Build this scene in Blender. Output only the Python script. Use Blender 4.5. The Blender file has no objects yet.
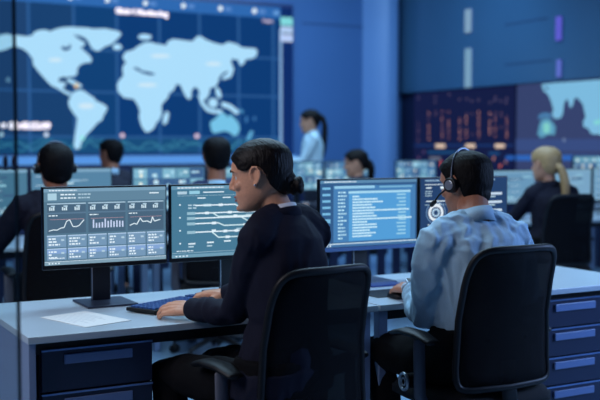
import bpy, bmesh, math, random
from mathutils import Vector, Matrix, noise
from mathutils.geometry import tessellate_polygon
random.seed(7)
S = bpy.context.scene
COL = S.collection
PI = math.pi
R = math.radians
V = Vector

# ------------------------------------------------------------------ camera
YAW, CAMZ = R(28.8), 1.35
PITCH = math.atan(55/1000)
cam_d = bpy.data.cameras.new('camera'); cam = bpy.data.objects.new('camera', cam_d); COL.objects.link(cam)
cam_d.sensor_width = 36; cam_d.lens = 60; cam_d.clip_end = 60
cam.location = (0, 0, CAMZ); cam.rotation_euler = (PI/2-PITCH, 0, -YAW)
S.camera = cam
cam_d.dof.use_dof = True; cam_d.dof.focus_distance = 3.6; cam_d.dof.aperture_fstop = 2.1
CF = V((math.sin(YAW)*math.cos(PITCH), math.cos(YAW)*math.cos(PITCH), -math.sin(PITCH)))
CR = V((math.cos(YAW), -math.sin(YAW), 0)); CU = CR.cross(CF)
C0 = V((0, 0, CAMZ))
def ray(px, py): return CF + CR*((px-300)/1000) - CU*((py-200)/1000)
def on_z(px, py, z): r = ray(px, py); return C0 + r*((z-CAMZ)/r.z)
def on_y(px, py, y): r = ray(px, py); return C0 + r*(y/r.y)
def on_x(px, py, x): r = ray(px, py); return C0 + r*(x/r.x)

# ------------------------------------------------------------------ materials
def lin(c):
    return tuple(((v/255)/12.92 if v/255 <= .04045 else ((v/255+.055)/1.055)**2.4) for v in c)
_m = {}
def mat(name, col, rough=.5, metal=0, spec=.5, bump=0, scale=40, stretch=(1,1,1), var=0, alpha=1, trans=0, sheen=0, coat=0):
    if name in _m: return _m[name]
    m = bpy.data.materials.new(name); m.use_nodes = True; nt = m.node_tree
    b = nt.nodes['Principled BSDF']; c = lin(col)
    b.inputs['Base Color'].default_value = (*c, 1); b.inputs['Roughness'].default_value = rough
    b.inputs['Metallic'].default_value = metal; b.inputs['Specular IOR Level'].default_value = spec
    b.inputs['Alpha'].default_value = alpha; b.inputs['Transmission Weight'].default_value = trans
    b.inputs['Sheen Weight'].default_value = sheen; b.inputs['Coat Weight'].default_value = coat
    tc = nt.nodes.new('ShaderNodeTexCoord'); mp = nt.nodes.new('ShaderNodeMapping'); mp.inputs['Scale'].default_value = stretch
    nt.links.new(tc.outputs['Object'], mp.inputs['Vector'])
    n = nt.nodes.new('ShaderNodeTexNoise'); n.inputs['Scale'].default_value = scale; n.inputs['Detail'].default_value = 4
    nt.links.new(mp.outputs['Vector'], n.inputs['Vector'])
    if bump:
        bp = nt.nodes.new('ShaderNodeBump'); bp.inputs['Strength'].default_value = bump; bp.inputs['Distance'].default_value = .01
        nt.links.new(n.outputs['Fac'], bp.inputs['Height']); nt.links.new(bp.outputs['Normal'], b.inputs['Normal'])
    if var:
        r = nt.nodes.new('ShaderNodeValToRGB')
        r.color_ramp.elements[0].position = .3; r.color_ramp.elements[1].position = .7
        r.color_ramp.elements[0].color = (*[v*(1-var) for v in c], 1); r.color_ramp.elements[1].color = (*[min(1, v*(1+var)) for v in c], 1)
        nt.links.new(n.outputs['Fac'], r.inputs['Fac']); nt.links.new(r.outputs['Color'], b.inputs['Base Color'])
    _m[name] = m; return m
def em(col, k=1.0):
    key = ('em', tuple(col), k)
    if key in _m: return _m[key]
    m = bpy.data.materials.new('glow'); m.use_nodes = True; nt = m.node_tree
    b = nt.nodes['Principled BSDF']; b.inputs['Base Color'].default_value = (.002, .003, .004, 1); b.inputs['Roughness'].default_value = .35
    b.inputs['Specular IOR Level'].default_value = .0
    b.inputs['Emission Color'].default_value = (*lin(col), 1); b.inputs['Emission Strength'].default_value = k
    _m[key] = m; return m

skin_w = mat('skin_woman', (202, 146, 116), .48, bump=.05, scale=120, var=.06)
skin_m = mat('skin_man', (168, 112, 86), .48, bump=.05, scale=120, var=.06)
hair_black = mat('hair_black', (11, 9, 11), .6, spec=.12, bump=.45, scale=60, stretch=(3, .4, .5), var=.35)
hair_brown = mat('hair_brown', (14, 10, 10), .5, spec=.16, bump=.5, scale=60, stretch=(3, .4, .5), var=.4)
hair_blonde = mat('hair_blonde', (168, 134, 90), .4, bump=.4, scale=60, stretch=(4, 4, .4), var=.3)
navy = mat('navy_suit_wool', (19, 21, 38), .85, spec=.2, bump=.12, scale=400, var=.12)
navy2 = mat('dark_vest_wool', (24, 27, 46), .85, bump=.1, scale=300, sheen=.1)
plum = mat('dark_jacket_cotton', (22, 22, 36), .85, spec=.2, bump=.1, scale=300)
blazer = mat('blue_blazer', (36, 48, 84), .85, bump=.1, scale=300)
shirt_b = mat('light_blue_shirt', (158, 192, 214), .72, bump=.15, scale=260, var=.05, sheen=.1)
blouse = mat('pale_blouse', (190, 215, 225), .7, bump=.1, scale=200)
white_c = mat('white_collar', (205, 212, 225), .7)
trouser = mat('black_trousers', (9, 9, 13), .9, spec=.15, bump=.1, scale=300)
shoe_m = mat('black_leather', (14, 14, 16), .35)
blackp = mat('black_plastic', (12, 13, 18), .5, spec=.3, bump=.03, scale=300)
greyp = mat('grey_plastic', (88, 90, 102), .4)
meshf = mat('black_mesh_fabric', (8, 8, 13), .8, spec=.15, bump=.35, scale=500, alpha=.9)
silver = mat('silver_metal', (190, 196, 204), .28, metal=.9)
bezel = mat('black_bezel', (12, 14, 20), .3)
desk_top = mat('pale_laminate', (176, 190, 200), .28, var=.03, scale=3)
desk_edge = mat('laminate_edge', (128, 150, 172), .4)
desk_frame = mat('blue_grey_steel', (124, 140, 170), .4)
cab_m = mat('navy_cabinet', (30, 38, 66), .38, bump=.02, scale=20)
handle_m = mat('satin_handle', (104, 126, 170), .35)
paper_m = mat('paper', (222, 222, 220), .8)
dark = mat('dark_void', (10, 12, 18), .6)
eye_w = mat('eye_white', (210, 210, 205), .2); iris = mat('iris_brown', (40, 26, 20), .2)
lip = mat('lip', (150, 80, 76), .45)

# ------------------------------------------------------------------ object helpers
def tag(o, label=None, cat=None, group=None, kind=None):
    if label: o['label'] = label
    if cat: o['category'] = cat
    if group: o['group'] = group
    if kind: o['kind'] = kind
    return o
def empty(name, loc, rz, label, cat, group=None):
    o = bpy.data.objects.new(name, None); COL.objects.link(o); o.location = loc; o.rotation_euler = (0, 0, rz); o.empty_display_size = .1
    return tag(o, label, cat, group)
def obj(name, bm, mats, parent=None, smooth=True, bevel=0, inv=False):
    me = bpy.data.meshes.new(name)
    bmesh.ops.recalc_face_normals(bm, faces=bm.faces) if not inv else None
    bm.to_mesh(me); bm.free()
    for m in (mats if isinstance(mats, (list, tuple)) else [mats]): me.materials.append(m)
    o = bpy.data.objects.new(name, me); COL.objects.link(o)
    if parent is not None: o.parent = parent
    if smooth:
        for p in me.polygons: p.use_smooth = True
        if smooth == 'auto':
            pass
    if bevel:
        b = o.modifiers.new('bevel', 'BEVEL'); b.width = bevel; b.segments = 2; b.limit_method = 'ANGLE'
        for p in me.polygons: p.use_smooth = False
    return o
def flat(name, bm, mats, parent=None, bevel=0): return obj(name, bm, mats, parent, smooth=False, bevel=bevel)
def box(bm, lo, hi, mi=0, M=None):
    lo, hi = V(lo), V(hi)
    vs = [bm.verts.new((x, y, z)) for x in (lo.x, hi.x) for y in (lo.y, hi.y) for z in (lo.z, hi.z)]
    for f in ((0,1,3,2), (4,6,7,5), (0,4,5,1), (2,3,7,6), (0,2,6,4), (1,5,7,3)):
        fc = bm.faces.new([vs[i] for i in f]); fc.material_index = mi
    if M is not None:
        for v in vs: v.co = M @ v.co
    return bm
def nb(): return bmesh.new()
def bx(lo, hi): return box(nb(), lo, hi)
def frames(pts, up=None):
    n = len(pts); T = []
    for i in range(n):
        t = (pts[min(i+1, n-1)] - pts[max(i-1, 0)]); t = t.normalized() if t.length > 1e-9 else V((0, 0, 1)); T.append(t)
    u = V(up) if up is not None else (V((0, 0, 1)) if abs(T[0].z) < .9 else V((0, 1, 0)))
    out = []
    for t in T:
        a = (u - t*u.dot(t)); a = a.normalized() if a.length > 1e-6 else t.orthogonal().normalized()
        b = t.cross(a); out.append((t, a, b)); u = a if up is None else u
    return out
def tube(bm, pts, rad, up=None, seg=12, cap=True, closed=False, mi=0):
    """rad: list of r or (ra, rb): ra along 'up' side, rb across"""
    pts = [V(p) for p in pts]
    if not isinstance(rad, (list, tuple)): rad = [rad]*len(pts)
    rad = [r if isinstance(r, tuple) else (r, r) for r in rad]
    fr = frames(pts, up); rings = []
    P, Rr, F = list(pts), list(rad), list(fr)
    if cap and not closed:
        pre, post = [], []
        for k in (80, 55, 28):
            s, c = math.sin(R(k)), math.cos(R(k))
            m0 = min(rad[0]); m1 = min(rad[-1])
            pre.append((pts[0]-fr[0][0]*m0*s, (rad[0][0]*c, rad[0][1]*c), fr[0]))
            post.insert(0, (pts[-1]+fr[-1][0]*m1*s, (rad[-1][0]*c, rad[-1][1]*c), fr[-1]))
        seq = pre + list(zip(P, Rr, F)) + post
    else: seq = list(zip(P, Rr, F))
    for p, r, (t, a, b) in seq:
        rings.append([bm.verts.new(p + a*(r[0]*math.cos(2*PI*k/seg)) + b*(r[1]*math.sin(2*PI*k/seg))) for k in range(seg)])
    nr = len(rings)
    for i in range(nr if closed else nr-1):
        A, B = rings[i], rings[(i+1) % nr]
        for k in range(seg):
            f = bm.faces.new((A[k], A[(k+1) % seg], B[(k+1) % seg], B[k])); f.material_index = mi
    if not closed:
        bm.faces.new(list(reversed(rings[0]))).material_index = mi; bm.faces.new(rings[-1]).material_index = mi
    return bm
def ell(bm, c, r, M=None, u=20, v=14):
    if not isinstance(r, (list, tuple)): r = (r, r, r)
    m = Matrix.Translation(V(c)) @ (M.to_4x4() if M is not None else Matrix()) @ Matrix.Diagonal((*r, 1))
    bmesh.ops.create_uvsphere(bm, u_segments=u, v_segments=v, radius=1, matrix=m); return bm
def cyl(bm, a, b, r, seg=20, r2=None):
    a, b = V(a), V(b); d = b-a
    q = V((0, 0, 1)).rotation_difference(d.normalized()).to_matrix().to_4x4()
    bmesh.ops.create_cone(bm, cap_ends=True, segments=seg, radius1=r, radius2=r if r2 is None else r2, depth=d.length, matrix=Matrix.Translation((a+b)/2) @ q)
    return bm
def bake(o, mods):
    """apply modifiers into the mesh"""
    for kind, kw in mods:
        m = o.modifiers.new(kind, kind)
        for k, v in kw.items(): setattr(m, k, v)
    dg = bpy.context.evaluated_depsgraph_get(); dg.update()
    me = bpy.data.meshes.new_from_object(o.evaluated_get(dg)); mats = list(o.data.materials)
    o.modifiers.clear(); o.data = me
    if not me.materials:
        for m in mats: me.materials.append(m)
    for p in me.polygons: p.use_smooth = True
    return o
def fuse(o, vox, smooth=3, wr=None):
    bake(o, [('REMESH', dict(mode='VOXEL', voxel_size=vox)), ('SMOOTH', dict(factor=.5, iterations=smooth))])
    if wr:
        me = o.data; amp, sc, st = wr; st = V(st)
        ns = [v.normal.copy() for v in me.vertices]
        for v, n in zip(me.vertices, ns):
            p = V((v.co.x*st.x, v.co.y*st.y, v.co.z*st.z))*sc
            q = noise.noise(p + V((3.1, 0, 0)))*1.3
            h = 1-abs(noise.noise(p + V((q, q, 0))))*2.2
            h2 = 1-abs(noise.noise(p*2.3 + V((9, q, 2))))*2.2
            v.co += n*amp*(h*.7+h2*.3-.55)
    return o
# ------------------------------------------------------------------ people
def head_rings():
    return [(-.120, .066, .020, .020), (-.113, .080, .004, .032), (-.104, .087, -.012, .041), (-.092, .084, -.030, .050), (-.082, .088, -.043, .055),
            (-.073, .086, -.055, .059), (-.063, .091, -.066, .063), (-.050, .088, -.078, .067), (-.035, .088, -.088, .070), (-.018, .087, -.096, .073),
            (-.002, .084, -.101, .075), (.012, .089, -.104, .076), (.024, .096, -.106, .077), (.042, .095, -.107, .077), (.060, .088, -.104, .075),
            (.078, .075, -.095, .068), (.093, .056, -.079, .057), (.105, .033, -.057, .042), (.113, .010, -.034, .024)]
def head_loft(bm, M, off=0, seg=32, keep=None, dense=1, squash=1):
    rs = head_rings(); rr = []
    for i in range(len(rs)-1):
        for k in range(dense):
            t = k/dense; rr.append(tuple(rs[i][j]*(1-t)+rs[i+1][j]*t for j in range(4)))
    rr.append(rs[-1]); rings = []
    for z, yf, yb, w in rr:
        ring = []
        cy = (yf+yb)/2; hy = (yf-yb)/2 + off; hw = w*squash + off
        for k in range(seg):
            a = 2*PI*k/seg; c, s = math.cos(a), math.sin(a); e = .88
            x = hw*math.copysign(abs(c)**e, c); y = cy + hy*math.copysign(abs(s)**e, s)
            ring.append(V((x, y, z + (off*z/.12 if off else 0))))
        rings.append(ring)
    vs = [[bm.verts.new(M @ p) for p in r] for r in rings]
    for i in range(len(rings)-1):
        for k in range(seg):
            k2 = (k+1) % seg
            if keep and not all(keep(p) for p in (rings[i][k], rings[i][k2], rings[i+1][k2], rings[i+1][k])): continue
            bm.faces.new((vs[i][k], vs[i][k2], vs[i+1][k2], vs[i+1][k]))
    top = bm.verts.new(M @ V((0, -.012, .116+off)))
    for k in range(seg): bm.faces.new((vs[-1][k], vs[-1][(k+1) % seg], top))
    if not keep: bm.faces.new(list(reversed(vs[0])))
    else:
        bmesh.ops.delete(bm, geom=[v for v in bm.verts if not v.link_faces], context='VERTS')
    return bm
def face_bits(bm, M):
    t = lambda *p: M @ V(p)
    tube(bm, [t(0, .090, .018), t(0, .095, -.006), t(0, .103, -.024), t(0, .106, -.034)], [.0065, .0075, .0095, .009], seg=10)
    for s in (-1, 1):
        ell(bm, t(s*.010, .094, -.038), .0075)
        tube(bm, [t(s*.012, .090, .022), t(s*.034, .084, .026), t(s*.052, .068, .020)], [.008, .009, .007], seg=8)
        ell(bm, t(s*.042, .066, -.028), (.02, .018, .018))
        # ear: helix, lobe and plate
        hx = [t(s*.075, .010, -.012), t(s*.080, .014, .012), t(s*.086, .004, .030), t(s*.090, -.012, .030), t(s*.091, -.022, .012), t(s*.087, -.018, -.010), t(s*.080, -.004, -.026), t(s*.077, .004, -.030)]
        tube(bm, hx, .0048, seg=8)
        ell(bm, t(s*.076, -.004, .004), (.005, .014, .025))
        ell(bm, t(s*.078, .001, -.028), (.006, .008, .010))
    tube(bm, [t(-.022, .082, -.066), t(0, .090, -.064), t(.022, .082, -.066)], [.004, .0065, .004], seg=8)
    tube(bm, [t(-.020, .080, -.079), t(0, .088, -.080), t(.020, .080, -.079)], [.004, .007, .004], seg=8)
    ell(bm, t(0, .078, -.106), (.020, .014, .012))
def hand(bm, W, f, n, thumb_side, curl=.5, sc=1.0):
    """W wrist, f finger direction, n back-of-hand normal, thumb_side +1/-1 on s=f x n"""
    f = V(f).normalized(); n = V(n); n = (n-f*n.dot(f)).normalized(); s = f.cross(n)*thumb_side
    W = V(W); L = .088*sc
    offs = (.030, .010, -.011, -.031); lens = (.070, .079, .073, .057); kl = (1.0, 1.03, .98, .9)
    for i in range(4):
        k = W + f*L*kl[i] + s*offs[i]*sc + n*(.004 if i in (1, 2) else 0)
        tube(bm, [W + s*offs[i]*.6*sc + f*.005, W + f*L*.5 + s*offs[i]*.85*sc + n*.004, k], [.014*sc, .0145*sc, .0115*sc], seg=10)
        a = R(8 + 10*curl); p = k; pts = [p]
        for j, fr in enumerate((.45, .30, .25)):
            d = f*math.cos(a) - n*math.sin(a) + s*(offs[i]*1.6); p = p + d.normalized()*lens[i]*fr*sc; pts.append(p); a += R(14+42*curl)
        tube(bm, pts, [.0098*sc, .0088*sc, .0082*sc, .0070*sc], seg=10)
    b = W + f*.022*sc + s*.026*sc - n*.006
    tube(bm, [W + f*.008, b, b + (f*.62+s*.6-n*.25)*.040*sc, b + (f*.85+s*.45-n*.35)*.068*sc, b + (f*1.0+s*.30-n*.45)*.088*sc], [.015*sc, .0155*sc, .012*sc, .0098*sc, .0082*sc], seg=10)
def ik(S0, W, l1, l2, pole):
    S0, W = V(S0), V(W); d = W-S0; D = d.length
    if D > (l1+l2)*.995: k = D/(l1+l2)*1.01; l1 *= k; l2 *= k
    a = (l1*l1-l2*l2+D*D)/(2*D); h = math.sqrt(max(l1*l1-a*a, 0)); dn = d.normalized()
    p = V(pole); p = (p-dn*p.dot(dn)).normalized()
    return S0 + dn*a + p*h
def rings_loft(bm, rings, seg=28):
    """rings: (center, rx, ry, yaw)"""
    vs = []
    for c, rx, ry in rings:
        vs.append([bm.verts.new(V(c) + V((rx*math.copysign(abs(math.cos(a))**.85, math.cos(a)), ry*math.copysign(abs(math.sin(a))**.9, math.sin(a)), 0))) for a in [2*PI*k/seg for k in range(seg)]])
    for A, B in zip(vs, vs[1:]):
        for k in range(seg): bm.faces.new((A[k], A[(k+1) % seg], B[(k+1) % seg], B[k]))
    bm.faces.new(list(reversed(vs[0]))); bm.faces.new(vs[-1])
def polyf(tab):
    def h(y):
        t = sorted(tab)
        if y <= t[0][0]: return t[0][1]
        for (a, b), (c, d) in zip(t, t[1:]):
            if y <= c: return b + (d-b)*(y-a)/(c-a)
        return t[-1][1]
    return h
HL_W = polyf([(-.12, -.070), (-.07, -.068), (-.045, -.035), (-.03, .012), (-.012, .030), (.008, .032), (.022, .018), (.035, .016), (.06, .024), (.085, .058), (.1, .072)])
HL_M = polyf([(-.12, -.085), (-.06, -.082), (-.03, -.055), (-.018, .0), (.0, .034), (.014, .012), (.018, -.022), (.032, -.020), (.040, .030), (.06, .055), (.09, .070), (.1, .078)])
def person(label, pos, yaw, P, group=None):
    """P: g (woman/man), hip_z, neck, head, hyaw, hpitch, sh, hands {(-1|1): (wrist, fingers dir, normal, curl, thumb)}, knees, feet ..."""
    root = empty('person', (pos[0], pos[1], 0), yaw, label, 'person', group)
    w = P.get('g') == 'w'; vox = P.get('vox', .009); hz = P.get('hip_z', .55); stand = P.get('stand', False)
    nk = V(P['neck']); sh = P.get('sh', .165 if w else .19); shz = nk.z - .055 if 'shz' not in P else P['shz']
    skin = skin_w if w else skin_m; bulk = P.get('bulk', 1.0)
    HC = V(P['head']); HM = Matrix.Translation(HC) @ Matrix.Rotation(P.get('hyaw', 0), 4, 'Z') @ Matrix.Rotation(-P.get('hpitch', 0), 4, 'X') @ Matrix.Rotation(P.get('htilt', 0), 4, 'Y')
    HM = HM @ Matrix.Scale(P.get('hs', 1), 4)
    hip = V((0, 0, hz))
    def spine(t):
        c = hip.lerp(nk, t); c.y += -.035*math.sin(PI*min(1, max(0, t)))*(0 if stand else 1); return c
    prof = ([(-.09, .10, .08), (-.05, .160, .115), (.03, .175, .125), (.18, .165, .115), (.38, .130, .098), (.58, .142, .108), (.74, .152, .112), (.86, .150, .098), (.94, .105, .075), (1.0, .055, .055)] if w else
            [(-.09, .10, .08), (-.05, .150, .115), (.03, .165, .125), (.18, .162, .118), (.38, .155, .112), (.58, .168, .118), (.74, .180, .120), (.86, .178, .105), (.94, .120, .080), (1.0, .062, .060)])
    def torso(bm, g):
        rings_loft(bm, [(spine(t), rx*bulk*sh/(.165 if w else .19)+g, ry*bulk+g) for t, rx, ry in prof])
    Sj = {s: V((s*sh, nk.y-.025, shz - .01)) + V(P.get('shoff', {}).get(s, (0, 0, 0))) for s in (-1, 1)}
    arms = {}
    for s in (-1, 1):
        W, fd, nn, curl, th = P['hands'][s]
        l1, l2 = P.get('arm', (.275, .25) if w else (.295, .265))
        E = ik(Sj[s], W, l1, l2, P.get('pole', {}).get(s, (s*.4, -1, -.5)))
        arms[s] = (Sj[s], E, V(W), V(fd), V(nn), curl, th)
    def armtube(bm, s, g, end=1.0):
        A, E, W = arms[s][:3]; We = E.lerp(W, end); k = .84 if w else 1.05
        ctr = spine(.86)
        tube(bm, [ctr.lerp(A, .45) + V((0, 0, .015)), A + V((0, 0, .002)), A.lerp(E, .25), A.lerp(E, .6), E, E.lerp(We, .3), E.lerp(We, .7), We],
             [.058*k+g, .057*k+g, .054*k+g, .047*k+g, .042*k+g, .043*k+g, .034*k+g, .027*k+g*1.25], seg=18)
        tube(bm, [nk + V((s*.03, -.012, -.012)), (nk + V((s*.03, -.012, 0))).lerp(A, .5) + V((0, 0, .012)), (nk + V((s*.03, -.012, 0))).lerp(A, .8) + V((0, 0, .010)), A + V((0, 0, .004))], [.038+g*.6, .040+g, .046+g, .048+g], seg=14)
    legs = {}
    for s in (-1, 1):
        K = V(P['knees'][s]); F = V(P['feet'][s]); legs[s] = (V((s*.09, 0 if stand else .02, hz-.01)), K, F)
    def legtube(bm, s, g, to=1.0):
        A, K, F = legs[s]; k = .92 if w else 1.0
        tube(bm, [A, A.lerp(K, .4), A.lerp(K, .8), K, K.lerp(F, .3), K.lerp(F, .7*to), K.lerp(F, to)], [.092*k+g, .084*k+g, .066*k+g, .060*k+g, .056*k+g, .042*k+g, .038*k+g*1.6], seg=18)
    # --- continuous body
    bm = nb(); torso(bm, -.012)
    tube(bm, [nk + V((0, -.005, -.05)), nk + V((0, .0, .01)), HM @ V((0, -.025, -.06)), HM @ V((0, -.018, -.02))], [.060 if w else .068, .048 if w else .060, .047 if w else .057, .05], seg=18)
    head_loft(bm, HM); face_bits(bm, HM)
    for s in (-1, 1):
        armtube(bm, s, -.006); A, E, W, fd, nn, curl, th = arms[s]
        tube(bm, [E.lerp(W, .8), W, W + fd.normalized()*.02], [(.024, .028), (.019, .026), (.017, .028)], up=nn, seg=12)
        hand(bm, W, fd, nn, th, curl, .98 if w else 1.03)
        legtube(bm, s, -.008)
        F = legs[s][2]; d = V(P.get('toe', (0, 1, 0))).normalized()
        tube(bm, [F + V((0, 0, .0)) - d*.03, F + d*.06 + V((0, 0, -.03)), F + d*.15 + V((0, 0, -.045))], [.034, .034, .024], seg=10)
    body = obj('body', bm, skin, root); fuse(body, vox*.9 if vox > .006 else vox, 2)
    # --- face pieces
    if P.get('face', False):
        for s in (-1, 1):
            e = nb(); ell(e, HM @ V((s*.031, .0675, .0)), .012); eo = obj('eye', e, eye_w, root)
            i = nb(); ell(i, HM @ V((s*.031, .0775, .0)), (.0055, .003, .0055), HM.to_3x3()); obj('iris', i, iris, eo)
            b = nb(); tube(b, [HM @ V((s*.016, .098, .020)), HM @ V((s*.034, .093, .026)), HM @ V((s*.052, .076, .019))], [.002, .003, .0015], seg=6); obj('eyebrow', b, hair_black, root)
        l = nb(); tube(l, [HM @ V((-.020, .086, -.068)), HM @ V((0, .0955, -.066)), HM @ V((.020, .086, -.068))], [.002, .0045, .002], seg=8)
        tube(l, [HM @ V((-.018, .085, -.077)), HM @ V((0, .0935, -.078)), HM @ V((.018, .085, -.077))], [.002, .005, .002], seg=8); obj('lips', l, lip, root)
    # --- hair
    hm = P['hair']; st = P.get('style', 'short'); hl = HL_M if st == 'short' else HL_W; off = P.get('hoff', .014)
    h = nb(); head_loft(h, Matrix(), off, 96, keep=lambda p: p.z > hl(p.y), dense=6)
    for v in h.verts: v.co = HM @ v.co
    ho = obj('hair', h, hm, root)
    bake(ho, [('SOLIDIFY', dict(thickness=.013, offset=-1))])
    b2 = nb(); b2.from_mesh(ho.data)
    if st == 'bun':
        ell(b2, HM @ V((0, -.080, -.030)), (.050, .045, .045), HM.to_3x3())
    if st == 'short':
        ell(b2, HM @ V((0, -.058, -.050)), (.050, .042, .042), HM.to_3x3())
    if st == 'tail':
        b_ = HM @ V((0, -.128, P.get('tz', .03)))
        pts = [HM @ V((0, -.10, P.get('tz', .03)))] + [b_ + V(q) for q in P['tail']]
        ell(b2, b_, .022)
        tube(b2, pts, [.022] + [.026, .034, .034, .026, .010][:len(pts)-1], seg=12)
    b2.to_mesh(ho.data); b2.free(); fuse(ho, max(.0035, vox*.8), 6, P.get('hwr', (.0016, 30, (1, .35, .5))))
    if st == 'bun':
        b = nb(); c0 = V((0, -.122, -.046))
        for k, (rr, t0) in enumerate(((.020, .0), (.012, 1.5), (.022, 3.0))):
            tube(b, [HM @ (c0 + V((rr*math.cos(t0+a)*1.0, (-.010+.010*k), rr*math.sin(t0+a)*.95))) for a in [x*2*PI/14 for x in range(14)]], .0125, seg=8, closed=True)
        ell(b, HM @ c0, (.024, .024, .024)); ell(b, HM @ V((0, -.100, -.044)), (.024, .02, .02))
        bo = obj('hair_bun', b, hm, root); fuse(bo, .0035, 1, (.002, 60, (1, 1, 1)))
    # --- clothes
    top = nb(); g = P.get('g_top', .012); torso(top, g)
    for s in (-1, 1): armtube(top, s, g, P.get('sleeve', .93))
    if P.get('jacket'): rings_loft(top, [(spine(-.04), .172*bulk+g+.008, .128+g), (spine(.12), .172*bulk+g+.006, .128+g)])
    to = obj(P.get('topname', 'shirt'), top, P['top'], root)
    fuse(to, max(vox, .006), 3, P.get('wr', (.007, 9, (1, 1, .6))))
    cb = nb(); ca = P.get('collar_r', .052 if w else .060)
    nb_ = nk + V((0, -.004, .0)); tilt = P.get('collar_tilt', .28)
    n1 = 24
    for lvl, (dr, dz) in enumerate(((.014, -.012), (.006, .022), (.002, .024), (.010, -.010))): pass
    vs = []
    ch = P.get('collar_h', .026)
    for dr, dz in ((.022, -.034), (.006, ch), (-.001, ch-.002), (.008, -.030)):
        vs.append([cb.verts.new(nb_ + V(((ca+dr)*math.cos(a), (ca+dr)*math.sin(a)*1.02 - .0, dz - tilt*(ca+dr)*math.sin(a)))) for a in [R(-250)+R(320)*k/n1 for k in range(n1+1)]])
    for i in range(4):
        A, B = vs[i], vs[(i+1) % 4]
        for k in range(n1): cb.faces.new((A[k], A[k+1], B[k+1], B[k]))
    cb.faces.new([v[0] for v in vs]); cb.faces.new([v[-1] for v in vs][::-1])
    co = obj('collar', cb, P.get('collar', P['top']), root)
    tr = nb()
    tg = .010 if P.get('jacket') else .024
    rings_loft(tr, [(spine(t), rx*bulk+tg, ry*bulk+tg) for t, rx, ry in prof[:4]] + ([] if P.get('jacket') else [(spine(.26), .162*bulk+tg, .116*bulk+tg)]))
    for s in (-1, 1): legtube(tr, s, .010, .96)
    tro = obj('trousers', tr, P.get('legs', trouser), root); fuse(tro, max(vox, .009), 3, (.006, 8, (1, 1, 1)))
    for s in (-1, 1):
        F = legs[s][2]; d = V(P.get('toe', (0, 1, 0))).normalized(); b = nb()
        tube(b, [F - d*.035 + V((0, 0, -.035)), F + d*.06 + V((0, 0, -.038)), F + d*.17 + V((0, 0, -.052))], [.042, .045, .030], seg=14)
        obj('shoe', b, shoe_m, root)
    if P.get('cuffs'):
        for s in (-1, 1):
            A, E, W = arms[s][:3]; b = nb()
            tube(b, [E.lerp(W, .86), E.lerp(W, 1.0)], [.036, .0355], cap=False, seg=16); obj('cuff', b, P['cuffs'], root)
    root['_'] = 0; del root['_']
    return root, Matrix.Translation((pos[0], pos[1], 0)) @ Matrix.Rotation(yaw, 4, 'Z'), HM, arms

def headset(M, label, boom=True, group=None, side=-1):
    """M: head matrix in world"""
    loc = M.to_translation(); root = empty('headset', loc, 0, label, 'headset', group)
    T = lambda *p: M @ V(p) - loc
    b = nb(); n = 20
    tube(b, [T(.098*math.cos(a), -.005-.004*math.sin(a), -.002+.137*math.sin(a)) for a in [R(8)+R(164)*k/n for k in range(n+1)]], [(.0035, .007)]*(n+1), up=None, seg=8)
    obj('headband', b, mat('headband_steel', (96, 104, 120), .3, metal=.6), root)
    for s in (-1, 1):
        b = nb(); cyl(b, T(s*.084, 0, -.004), T(s*.112, 0, -.004), .030, 24, .027)
        cu = obj('ear_cup', b, blackp, root, bevel=.004)
        b = nb(); cyl(b, T(s*.112, 0, -.004), T(s*.1155, 0, -.004), .018, 24); d = obj('cap_disc', b, silver, cu, bevel=.001); d['label'] = 'round silver disc on the ear cup'
    if boom:
        b = nb(); s = side
        tube(b, [T(s*.108, .012, -.014), T(s*.110, .05, -.034), T(s*.100, .088, -.060)], [.004, .0035, .0035], seg=8)
        mo = obj('microphone_boom', b, blackp, root)
        b = nb(); tube(b, [T(s*.102, .082, -.058), T(s*.094, .104, -.068)], [.008, .009], seg=10); obj('microphone', b, blackp, mo)
    return root

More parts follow.
